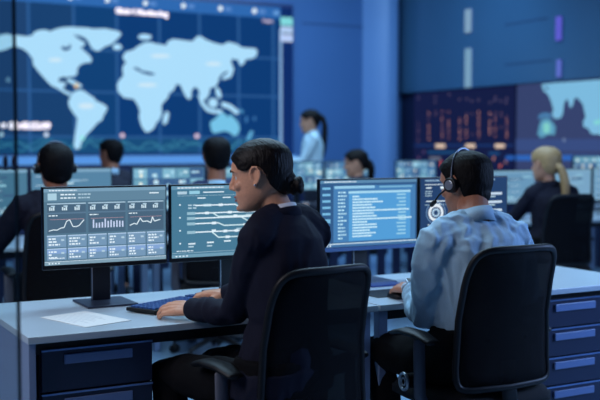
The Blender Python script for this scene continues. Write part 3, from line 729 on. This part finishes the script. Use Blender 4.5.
for x, (y0, y1) in cols.items():
    y = y0
    while y < y1:
        k = r.random(); dim = x in (436, 418.5, 501.5, 472.5)
        if k > (.5 if dim else .12):
            c = (120, 92, 112) if dim or k < .4 else ((222, 156, 134) if k > .6 else (176, 118, 112))
            u, v = Tx(x, y); d.disc(u, v, .0125, .0125, em(c), 2, 8)
        y += 2.9
    for q in range(2):
        if r.random() > .35: u, v = Tx(x+r.uniform(-.5, .5), 96+r.uniform(-2, 7)); d.disc(u, v, .014, .016, em((104, 92, 122)), 2, 8)
for x, y, c in ((441.5, 165, (230, 100, 90)), (441.5, 162, (210, 96, 90)), (500.5, 166, (216, 110, 92)), (494, 158.5, (190, 130, 120)), (506, 162, (150, 110, 120)), (419, 158, (110, 80, 120)), (424, 152, (96, 78, 124))): u, v = Tx(x, y); d.disc(u, v, .022, .022, em(c), 2, 8)
def Rx(x0, y0, x1, y1, c, l=3): d.poly([Tx(x0, y0), Tx(x1, y0), Tx(x1, y1), Tx(x0, y1)], em(c), l)
Rx(414, 144.6, 514, 146.2, (26, 58, 116), 1); Rx(428, 151, 456, 153.6, (28, 76, 124), 2); Rx(489, 152, 500, 155, (28, 70, 120), 2); Rx(430, 157, 441, 159.5, (112, 120, 140))
for x in (436, 466, 495.5): Rx(x, 144, x+9.6, 147.8, (226, 200, 178), 4)
Rx(506, 155.5, 514.5, 160, (40, 92, 176), 2)
d.build('display', ld)
yc = Tx(516.5, 130)[0]; ye = yc-3.6
md = empty('side_map_screen', (WX, (yc+ye)/2, 0), 0, 'grey-blue side wall screen with a cropped pale map, at right', 'screen'); oy = (yc+ye)/2
flat('plinth', bx((-.05, ye-oy, 0), (-.004, yc-oy, .75)), mat('map_casing', (30, 36, 70), .5), md)
flat('casing', bx((-.05, ye-oy, .75), (-.004, yc-oy, zb)), mat('map_casing', (30, 36, 70), .5), md)
d = Disp((-.052, -oy, 0), (0, 1, 0), (0, 0, 1), (-1, 0, 0)); d.eps = .0015
d.rect(ye, .8, yc, zb-.01, em((54, 66, 108)), 0)
def Lx(pts, m, l=3): d.poly([Tx(*p) for p in pts], m, l)
Rx(516, 139, 640, 151, (56, 76, 128), 1); Rx(516, 155, 640, 160.5, (46, 100, 184), 1)
lm = em((124, 186, 222)); ld2 = em((74, 130, 178))
Lx([(542,85),(544,84),(555,82.8),(575,81.5),(600,79.6),(640,77),(640,135),(606,136),(600,134.5),(592,134),(588,128),(584,127),(583.5,122),(586,117),(584.5,110),(583,104),(578,98),(575,98),(573,106),(570.5,108),(568.5,100),(566,99.5),(564,106),(563.5,113),(561,118),(555,119),(552,114),(554,110),(551,100),(548,94),(544,91)], lm)
Lx([(543,117),(540,120),(538.5,116),(543,113),(549,113),(552,116),(552,119),(547,117)], ld2)
Lx([(540,124),(543,119),(547,118),(552,121),(556,127),(555,135),(549,134.5),(544,137),(541,138),(538,134)], em((92, 158, 190)))
Lx([(543.5,124),(549,122),(551,127),(550,133),(544,133)], em((128, 206, 200)), 5); Lx([(594, 121), (601, 119), (601, 124), (595, 125)], em((130, 212, 214)), 5)
Lx([(545.5,88),(548,87),(549,89),(546,90)], em((40, 60, 100)), 5); E2 = Tx(564.5, 140); d.disc(E2[0], E2[1], .02, .02, em((120, 140, 175)), 3, 8)
d.build('display', md)

# ================================================================== DESKS
def desk(name, X0, X1, Y0, Y1, label, side=None, legs=True, slats=False, group=None, top=desk_top):
    root = empty(name, ((X0+X1)/2, (Y0+Y1)/2, 0), 0, label, 'desk', group); w, h = (X1-X0)/2, (Y1-Y0)/2
    flat('tabletop', bx((-w, -h, .706), (w, h, .73)), top, root, bevel=.002)
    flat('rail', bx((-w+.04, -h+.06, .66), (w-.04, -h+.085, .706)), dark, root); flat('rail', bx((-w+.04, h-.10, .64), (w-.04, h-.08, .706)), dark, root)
    for s in (-1, 1):
        if side == s: flat('side_panel', bx((s*w-(.03 if s > 0 else -.006), -h+.02, 0), (s*w+(-.006 if s > 0 else .03), h-.02, .706)), desk_frame, root, bevel=.002)
        elif legs:
            x = s*(w-.035)
            for t in (-1, 1): flat('leg', bx((x-.02, t*(h-.05)-.02, 0), (x+.02, t*(h-.05)+.02, .706)), desk_frame, root, bevel=.002)
    if slats:
        b = nb(); k = -w+.12
        while k < w-.12: box(b, (k, h-.07, .12), (k+.075, h-.055, .64)); k += .15
        flat('slatted_panel', b, mat('slat', (26, 38, 74), .5), root)
    return root
desk('desk', .77, 2.115, 3.22, 3.98, 'pale-topped desk at left, with two monitors, keyboard and paper on it', side=-1)
desk('desk', 2.125, 3.62, 3.22, 3.98, 'pale-topped desk where the man in the light blue shirt works', group=None)
def pedestal(X0, label, n, h, top, dm=cab_m):
    root = empty('drawer_cabinet', (X0+.195, 3.53, 0), 0, label, 'cabinet', None)
    flat('body', bx((-.195, -.24, .04), (.195, .26, top)), dm, root, bevel=.002)
    z = top-.004
    for k in range(n):
        dr = flat('drawer', bx((-.193, -.262, z-h+.006), (.193, -.242, z)), dm, root, bevel=.003)
        flat('drawer_edge', bx((-.193, -.2655, z-.006), (.193, -.2615, z)), mat('bright_edge', (120, 150, 200), .3, metal=.5), dr)
        hm = nb(); box(hm, (-.118, -.272, z-.052), (.118, -.2625, z-.020)); flat('handle', hm, handle_m, dr, bevel=.002); z -= h
    return root
pedestal(.822, 'dark drawer cabinet under the left end of the desk with the paper', 4, .148, .678)
pedestal(2.99, 'blue drawer cabinet at right behind the shirt-clad man\'s chair', 5, .128, .678)

# ------------------------------------------------------------------ front monitors
monitor(.957, 1.455, 3.75, .877, 1.192, 'left monitor of the front desk, showing cards, line charts and bar chart', ui_dash)
monitor(1.468, 1.99, 3.75, .877, 1.192, 'monitor showing a network of linked lines, beside the woman\'s face', ui_net, neck_dx=.03)
chin = mat('silver_chin', (96, 128, 176), .3, metal=.3)
monitor(2.184, 2.712, 3.8, .876, 1.200, 'monitor showing lines of code between the woman and the man', ui_code, chin=.018, chin_m=chin)
monitor(2.722, 3.25, 3.8, .886, 1.200, 'monitor with round dial widgets, mostly behind the man\'s head', ui_gauges)

# ------------------------------------------------------------------ keyboard, paper, mouse, notebook
kx, ky = 1.277, 3.42; ka = R(27)
kb = empty('keyboard', (kx, ky, .73), ka, 'black computer keyboard with blue-lit keys under the woman\'s hands', 'keyboard')
b = nb(); box(b, (0, 0, .004), (.44, .145, .018)); flat('case', b, blackp, kb, bevel=.004)
key_m = mat('blue_keycap', (44, 84, 150), .35)
b = nb(); r = random.Random(4)
for j in range(6):
    x = .012; y = .012 + j*.0205
    while x < .415:
        w = .0145 if not (j == 0 and .09 < x < .2) else .09
        if abs(x-.300) > .006 and abs(x-.36) > .003: box(b, (x, y, .016), (x+w, y+.0165, .024))
        x += w+.006
ks = flat('keys', b, key_m, kb); ks['label'] = 'blue keycaps'; ks['kind'] = 'stuff'
b = nb(); box(b, (.435, .02, .008), (.4402, .12, .02)); flat('edge_strip', b, blackp, kb)
pp = empty('paper_sheet', (1.034, 3.468, .73), R(-72.6), 'loose sheet of white paper on the desk in front of the left monitor', 'paper')
b = nb(); box(b, (-.142, -.095, .0005), (.142, .095, .0018)); flat('sheet', b, paper_m, pp)
b = nb()
for k in range(9): box(b, (-.11, -.075+k*.016, .0018), (.02+.09*random.random(), -.073+k*.016, .0021))
flat('faint_print', b, mat('faint_ink', (186, 190, 196), .8), pp)
pn = empty('pen', (*on_z(207, 294, .735).xy, .735), R(70), 'thin grey pen lying behind the keyboard', 'pen')
b = nb(); tube(b, [(-.06, 0, .002), (.055, 0, .002)], .0045, seg=8); obj('barrel', b, greyp, pn); b = nb(); tube(b, [(.03, 0, .0085), (.06, 0, .0085)], .0015, seg=6); obj('clip', b, silver, pn)
nbk = on_z(381, 284, .73)
nt_ = empty('notebook', (nbk.x, nbk.y-.01, .73), R(0), 'flat blue notebook behind the man\'s mouse hand', 'notebook')
flat('cover', bx((-.10, -.07, 0), (.07, .07, .008)), mat('blue_cover', (30, 60, 130), .4), nt_, bevel=.002); flat('pages', bx((-.098, -.066, .0015), (.072, .066, .0065)), paper_m, nt_)
mp = on_z(386, 293.5, .73)
mpd = empty('mouse_pad', (mp.x, mp.y, .73), 0, 'black mouse pad under the man\'s left hand', 'mouse pad'); flat('pad', bx((-.10, -.09, 0), (.11, .09, .003)), blackp, mpd, bevel=.001)
# ================================================================== BACKGROUND ROWS
G2 = 'desks in the second row'
desk('desk', 1.0, 2.26, 6.1, 6.9, 'second-row desk at far left, beyond the man in the headset', slats=True, group=None)
desk('desk', 2.27, 3.45, 6.1, 6.9, 'second-row desk where the man in the blue blazer sits', slats=True)
desk('desk', 3.46, 5.0, 6.1, 6.9, 'second-row desk hidden behind the code monitor', slats=True)
desk('desk', 5.01, 7.3, 6.1, 6.9, 'second-row desk at right in front of the blonde woman', slats=False)
desk('desk', 2.1, 4.4, 8.75, 9.4, 'far desk at left below the huge map screen', slats=True)
desk('desk', 4.41, 6.9, 8.75, 9.4, 'far desk with camera-feed monitors beside the standing woman', slats=True)
desk('desk', 7.35, 8.15, 7.4, 8.1, 'small far desk against the side wall at right', slats=False)
def mw(seed, base=(86, 132, 164)): return lambda d: ui_wide(d, seed, base)
def mv(seed): return lambda d: ui_video(d, seed)
monitor(1.03, 1.57, 6.5, .88, 1.20, 'blurred monitor at the far left edge, behind the glass', mw(1, (76, 122, 150)))
monitor(1.585, 2.13, 6.5, .88, 1.20, 'blurred monitor just right of the headset-wearing man\'s head', mw(2))
monitor(2.268, 2.81, 6.5, .88, 1.203, 'blurred bright monitor left of the man in the blue blazer', mv(3))
monitor(2.825, 3.365, 6.5, .88, 1.203, 'blurred monitor behind the dark-haired woman\'s head', mv(4))
monitor(4.68, 5.222, 9.0, .87, 1.185, 'camera-feed monitor below the standing woman', mv(5))
monitor(5.24, 5.78, 9.0, .87, 1.185, 'camera-feed monitor beside the seated ponytailed woman', mv(6))
monitor(6.13, 6.67, 9.0, .87, 1.185, 'camera-feed monitor in front of the pillar base', mv(7))
monitor(5.31, 5.86, 6.5, .845, 1.14, 'blurred chart monitor left of the blonde woman', mw(8, (104, 150, 184)))
monitor(5.97, 6.51, 6.5, .845, 1.145, 'blurred chart monitor right of the blonde woman', mw(9, (120, 164, 196)))
monitor(6.53, 7.07, 6.5, .845, 1.15, 'blurred monitor cut off by the right edge of the picture', mw(10, (110, 156, 190)))
monitor(7.50, 8.05, 7.75, .95, 1.24, 'small bright monitor high at the far right', mv(12))

# ================================================================== CHAIRS AND PEOPLE
WP, WYAW = (1.535, 2.925), R(20)
MP, MYAW = (2.33, 2.90), R(0)
def cpos(p, yaw, dy): return (p[0]-dy*math.sin(yaw), p[1]+dy*math.cos(yaw), 0)
chair = make_chair('black mesh-back office chair the dark-haired woman sits on')
chair.location = (1.573, 2.975, -.035); chair.rotation_euler.z = R(8)
def put_chair(loc, yaw, label):
    c = copy_tree(chair); c.location = loc; c.rotation_euler = (0, 0, yaw); c['label'] = label; return c
cm = put_chair((MP[0]+.02, MP[1]+.03, 0), R(0), 'black mesh-back office chair of the man in the light blue shirt')
chair['group'] = cm['group'] = 'office chairs'

def loc(P0, yaw, w):   # world point to person-local
    return Matrix.Rotation(-yaw, 4, 'Z') @ (V(w) - V((P0[0], P0[1], 0)))
def ldir(yaw, w): return Matrix.Rotation(-yaw, 4, 'Z') @ V(w)
lw = loc(WP, WYAW, (1.345, 3.25, .772)); rw = loc(WP, WYAW, (1.575, 3.44, .785))
woman, MW, HW, aw = person('woman in a dark navy suit with a low bun, typing at the front desk', WP, WYAW, dict(
    g='w', vox=.0042, face=True, hip_z=.555, neck=(-.01, .00, 1.128), shz=1.055, arm=(.295, .25), head=(-.045, .050, 1.250), hyaw=R(30), hpitch=R(6), sh=.140, hs=.97, bulk=1.05,
    hands={-1: (lw, ldir(WYAW, (-.52, .84, -.04)), ldir(WYAW, (-.35, -.30, .9)), .22, 1), 1: (rw, ldir(WYAW, (-.62, .78, -.05)), (0, 0, 1), .45, -1)},
    pole={-1: (.05, -.7, -1), 1: (.5, -.4, -1)},
    knees={-1: (-.09, .47, .545), 1: (.15, .46, .545)}, feet={-1: (-.10, .38, .09), 1: (.17, .40, .09)},
    hair=hair_brown, style='bun', hoff=.010, top=navy, topname='suit_jacket', jacket=True, g_top=.014, collar=white_c, collar_r=.047, collar_tilt=.35, collar_h=.018, wr=(.010, 7, (1, 1, .55)), sleeve=.90, cuffs=None, legs=trouser))
# jacket collar and ear stud
b = nb(); nk = V((-.01, -.006, 1.110)); ar = [R(-235)+R(290)*k/24 for k in range(25)]
tube(b, [nk + V((.062*math.cos(a), .060*math.sin(a)-.004, -.40*.06*math.sin(a)-.002)) for a in ar], [(.022, .009)]*25, up=(0, 0, 1), seg=10)
obj('jacket_collar', b, navy, woman)
b = nb(); ell(b, HW @ V((-.086, .001, -.030)), .004); e = obj('earring', b, silver, woman); e['label'] = 'small silver ear stud'
b = nb(); A_, E_3, W_3 = aw[-1][:3]; q = E_3.lerp(W_3, .93)
tube(b, [q - (W_3-E_3).normalized()*.012, q + (W_3-E_3).normalized()*.006], [.0325, .0315], cap=False, seg=18); obj('cuff_edge', b, mat('cuff_blue', (70, 110, 190), .5), woman)

lm_ = loc(MP, MYAW, (2.272, 3.23, .785)); rm_ = loc(MP, MYAW, (2.60, 3.27, .785))
man, MM, HMn, am = person('man in a light blue shirt wearing a headset, seated with his back to us', MP, MYAW, dict(
    g='m', vox=.0042, face=True, hip_z=.555, neck=(.012, .03, 1.082), shz=1.005, head=(.042, .115, 1.205), hyaw=R(18), hpitch=R(9), sh=.185, hs=.97,
    hands={-1: (lm_, (.16, .98, -.06), (-.35, -.25, .9), .35, 1), 1: (rm_, (-.1, 1, -.05), (0, 0, 1), .4, -1)},
    pole={-1: (-.35, -.8, -.6), 1: (.7, -.4, -.7)},
    knees={-1: (-.15, .45, .54), 1: (.17, .46, .54)}, feet={-1: (-.13, .28, .09), 1: (.2, .32, .09)},
    hair=hair_black, style='short', hoff=.011, top=shirt_b, g_top=.013, collar_r=.060, collar_tilt=.40, wr=(.015, 10, (1, 1.2, .6)), sleeve=.80, collar_h=.024))
headset(MM @ HMn, 'black headset with a silver ear disc worn by the man in the light blue shirt')
W3 = MM @ am[-1][2]; D3 = (MM.to_3x3() @ (am[-1][2]-am[-1][1])).normalized()
wt = empty('wristwatch', W3, 0, 'pale smartwatch on the wrist of the man in the light blue shirt', 'watch')
up = V((0, 0, 1)); up = (up-D3*up.dot(D3)).normalized(); sd = D3.cross(up)
b = nb(); c_ = D3*(-.002); n_ = 24
vsr = [[b.verts.new(c_ + D3*o + up*(.0245+g)*math.cos(2*PI*k/n_) + sd*(.0315+g)*math.sin(2*PI*k/n_)) for k in range(n_)] for o, g in ((-.010, 0), (-.010, .003), (.010, .003), (.010, 0))]
for i in range(4):
    A1, B1 = vsr[i], vsr[(i+1) % 4]
    for k in range(n_): b.faces.new((A1[k], A1[(k+1) % n_], B1[(k+1) % n_], B1[k]))
obj('strap', b, mat('pale_strap', (150, 165, 180), .5), wt)
b = nb(); Mx = Matrix((( *sd, 0), (*D3, 0), (*up, 0), (0, 0, 0, 1))).transposed()
box(b, (-.018, -.018, .026), (.018, .018, .036), 0, Mx); ws = flat('watch_case', b, silver, wt, bevel=.003)
b = nb(); box(b, (-.015, -.015, .0355), (.015, .015, .0368), 0, Mx); flat('watch_face', b, blackp, ws)
W4 = MM @ (am[-1][2] + am[-1][3].normalized()*.115)
ms = empty('computer_mouse', (W4.x-.01, W4.y+.0, .733), R(-6), 'black computer mouse under the man\'s left hand', 'mouse')
b = nb(); ell(b, (0, 0, .006), (.027, .052, .022)); bmesh.ops.bisect_plane(b, geom=b.verts[:]+b.edges[:]+b.faces[:], plane_co=(0, 0, .001), plane_no=(0, 0, -1), clear_outer=True); obj('shell', b, blackp, ms)
b = nb(); tube(b, [(0, .022, .025), (0, .034, .022)], .004, seg=8); obj('scroll_wheel', b, greyp, ms)

SEAT = lambda s, **k: dict(dict(g='m', vox=.010, hip_z=.555, neck=(0, .03, 1.10), head=(0, .06, 1.25), sh=.19,
    hands={-1: ((-.2, .42, .79), (.2, 1, 0), (0, 0, 1), .4, 1), 1: ((.2, .42, .79), (-.2, 1, 0), (0, 0, 1), .4, -1)},
    knees={-1: (-.15, .45, .54), 1: (.15, .45, .54)}, feet={-1: (-.16, .4, .09), 1: (.16, .4, .09)}, hair=hair_black, top=navy2, topname='jacket'), **k)
# man with headset, left
pA = (1.475, 5.45); yA = R(-4)
o, M_, H_, _ = person('man in a dark jacket and headset, back turned, behind the left monitor', pA, yA, SEAT(0, top=plum, head=(0, .05, 1.225), neck=(0, .03, 1.075), hyaw=R(6), vox=.008,
    hands={-1: ((-.30, .40, .79), (.2, 1, 0), (0, 0, 1), .4, 1), 1: ((.2, .42, .79), (-.2, 1, 0), (0, 0, 1), .4, -1)}, hs=1.05))
headset(M_ @ H_, 'dark headset on the man behind the left monitor', boom=False)
put_chair((*cpos(pA, yA, .03)[:2], 0), yA, 'black office chair of the man behind the left monitor')['group'] = 'office chairs'
# man in blue blazer
pC = (2.60, 5.83); yC = R(-22)
person('man in a blue blazer, back of his head turned, left of the bun-haired woman', pC, yC, SEAT(0, top=blazer, head=(0, .05, 1.275), neck=(0, .03, 1.10), hyaw=R(12), sh=.17, collar_h=.012, collar=shirt_b))
put_chair((*cpos(pC, yC, .03)[:2], 0), yC, 'black office chair of the man in the blue blazer')['group'] = 'office chairs'
# man in vest far
pB = (2.70, 8.25); yB = R(-10)
person('distant man in a dark vest, seated below the map of South America', pB, yB, SEAT(0, head=(0, .05, 1.275), neck=(0, .03, 1.11), hyaw=R(45), sh=.17, collar=shirt_b))
put_chair((*cpos(pB, yB, .03)[:2], 0), yB, 'office chair of the distant man in the dark vest')['group'] = 'office chairs'
# seated woman with ponytail
pE = (4.92, 7.80); yE = R(25)
person('seated woman with dark ponytail, behind the code monitor', pE, yE, SEAT(0, g='w', head=(0, .05, 1.18), neck=(0, .03, 1.03), hyaw=R(35), hpitch=R(6), sh=.16, hair=hair_brown, style='tail', tail=[(0, -.0, 0), (.01, -.01, -.05), (.015, -.005, -.11), (.015, .0, -.18), (.015, .0, -.24)], tz=.0, hs=1.04, top=navy2))
put_chair((*cpos(pE, yE, .03)[:2], -.03), yE, 'office chair of the seated woman with the dark ponytail')['group'] = 'office chairs'
# blonde woman
pF = (5.17, 5.55); yF = R(-12)
person('blonde woman with ponytail in a dark jacket, seated at right', pF, yF, SEAT(0, g='w', head=(-.03, .05, 1.205), neck=(0, .03, 1.05), hyaw=R(18), sh=.165, hair=hair_blonde, style='tail', tz=-.01, tail=[(0, -.01, -.01), (.02, -.02, -.06), (.03, -.03, -.13), (.03, -.035, -.22), (.03, -.03, -.30)], hs=1.06, top=plum, vox=.008, bulk=1.1))
put_chair((pF[0]+.015, pF[1]+.0, -.0), R(-8), 'black office chair of the blonde woman at right')['group'] = 'office chairs'
# standing woman
pD = (5.45, 9.62); yD = R(62)
person('standing woman with a long dark ponytail and pale blouse, holding a tablet', pD, yD, dict(g='w', vox=.010, stand=True, hip_z=.95, neck=(0, .01, 1.475), head=(0, .035, 1.61), sh=.16, hs=1.04,
    hands={-1: ((-.10, .36, 1.17), (.4, 1, 0), (0, 0, 1), .4, 1), 1: ((.10, .34, 1.17), (-.4, 1, 0), (0, 0, 1), .4, -1)}, hpitch=R(5),
    knees={-1: (-.09, .02, .50), 1: (.09, .02, .50)}, feet={-1: (-.09, 0, .09), 1: (.09, 0, .09)}, hair=hair_brown, style='tail', tz=.045, tail=[(0, -.02, -.02), (0, -.04, -.12), (0, -.035, -.25), (0, -.03, -.38), (0, -.02, -.46)], top=blouse, topname='blouse', legs=navy2))
Mt = Matrix.Translation((pD[0], pD[1], 0)) @ Matrix.Rotation(yD, 4, 'Z') @ V((0, .45, 1.165))
tb = empty('tablet', Mt, yD, 'flat pale tablet held by the standing woman', 'tablet')
flat('case', bx((-.11, -.08, -.004), (.11, .08, .006)), greyp, tb, bevel=.003); flat('glass', bx((-.10, -.07, .006), (.10, .07, .0075)), em((120, 160, 200), .8), tb)

# ================================================================== GLASS PARTITION at left
ge = on_y(18, 200, 2.3)
gp = empty('glass_partition', (ge.x, 2.3, 0), 0, 'clear glass partition with a dark vertical edge at far left', 'glass partition')
gm = bpy.data.materials.new('partition_glass'); gm.use_nodes = True; nt = gm.node_tree; nt.nodes.clear()
out = nt.nodes.new('ShaderNodeOutputMaterial'); mx = nt.nodes.new('ShaderNodeMixShader'); tr_ = nt.nodes.new('ShaderNodeBsdfTransparent'); gl = nt.nodes.new('ShaderNodeBsdfGlossy'); fr = nt.nodes.new('ShaderNodeFresnel')
tr_.inputs[0].default_value = (.88, .93, .94, 1); gl.inputs['Roughness'].default_value = .02; fr.inputs[0].default_value = 1.4
nt.links.new(fr.outputs[0], mx.inputs[0]); nt.links.new(tr_.outputs[0], mx.inputs[1]); nt.links.new(gl.outputs[0], mx.inputs[2]); nt.links.new(mx.outputs[0], out.inputs[0])
flat('pane', bx((-1.6, 0, .02), (-.004, .010, 3.4)), gm, gp)
flat('edge_seal', bx((-.0045, -.001, .02), (.0012, .011, 3.4)), mat('dark_green_edge', (10, 28, 32), .4), gp)
for x in (5, 13.6):  # two small dark ovals on the pane
    p = on_y(x, 162, 2.3); b = nb(); ell(b, (p.x-ge.x, -.004, p.z), (.0066, .004, .017)); obj('oval_mark', b, mat('oval_dark', (26, 26, 58), .5), gp)
flat('floor_rail', bx((-1.6, -.015, 0), (0, .025, .03)), greyp, gp)

# ================================================================== LIGHT
def area(name, loc, target, size, power, col, sy=None):
    l = bpy.data.lights.new(name, 'AREA'); l.energy = power; l.color = col; l.size = size
    if sy: l.shape = 'RECTANGLE'; l.size_y = sy
    o = bpy.data.objects.new(name, l); COL.objects.link(o); o.location = loc
    o.rotation_euler = (V(target)-V(loc)).to_track_quat('-Z', 'Y').to_euler(); return o
area('overhead_area_middle', (4.2, 6.5, 3.8), (4.2, 6.5, 0), 5, 230, (.42, .70, 1.0), 4)  # unseen overhead area light, no fixture built
area('overhead_area_back', (5, 10, 3.8), (5.6, 12, 1.2), 5, 200, (.36, .66, 1.0), 1.5)  # unseen area light overhead, aimed at the screen wall
area('overhead_area_front', (2.2, 4.4, 3.7), (2.1, 3.3, .7), 2.5, 88, (.50, .78, 1.0), 1.0)  # unseen area light above the front desks
area('key_left', (-1.2, 2.6, 2.9), (1.6, 2.9, .9), 1.5, 75, (.92, .90, 1.0))  # unseen neutral key, added to brighten the woman's face
area('fill_right', (5.0, 1.9, 1.7), (3.2, 3.2, .35), 1.0, 75, (.32, .52, 1.0))  # unseen blue fill, added to brighten the right cabinet
w = bpy.data.worlds.new('world'); S.world = w; w.use_nodes = True
w.node_tree.nodes['Background'].inputs[0].default_value = (.05, .11, .30, 1); w.node_tree.nodes['Background'].inputs[1].default_value = .22
S.view_settings.view_transform = 'Standard'; S.view_settings.look = 'None'; S.view_settings.exposure = 0; S.view_settings.gamma = 1; S.view_settings.use_curve_mapping = False
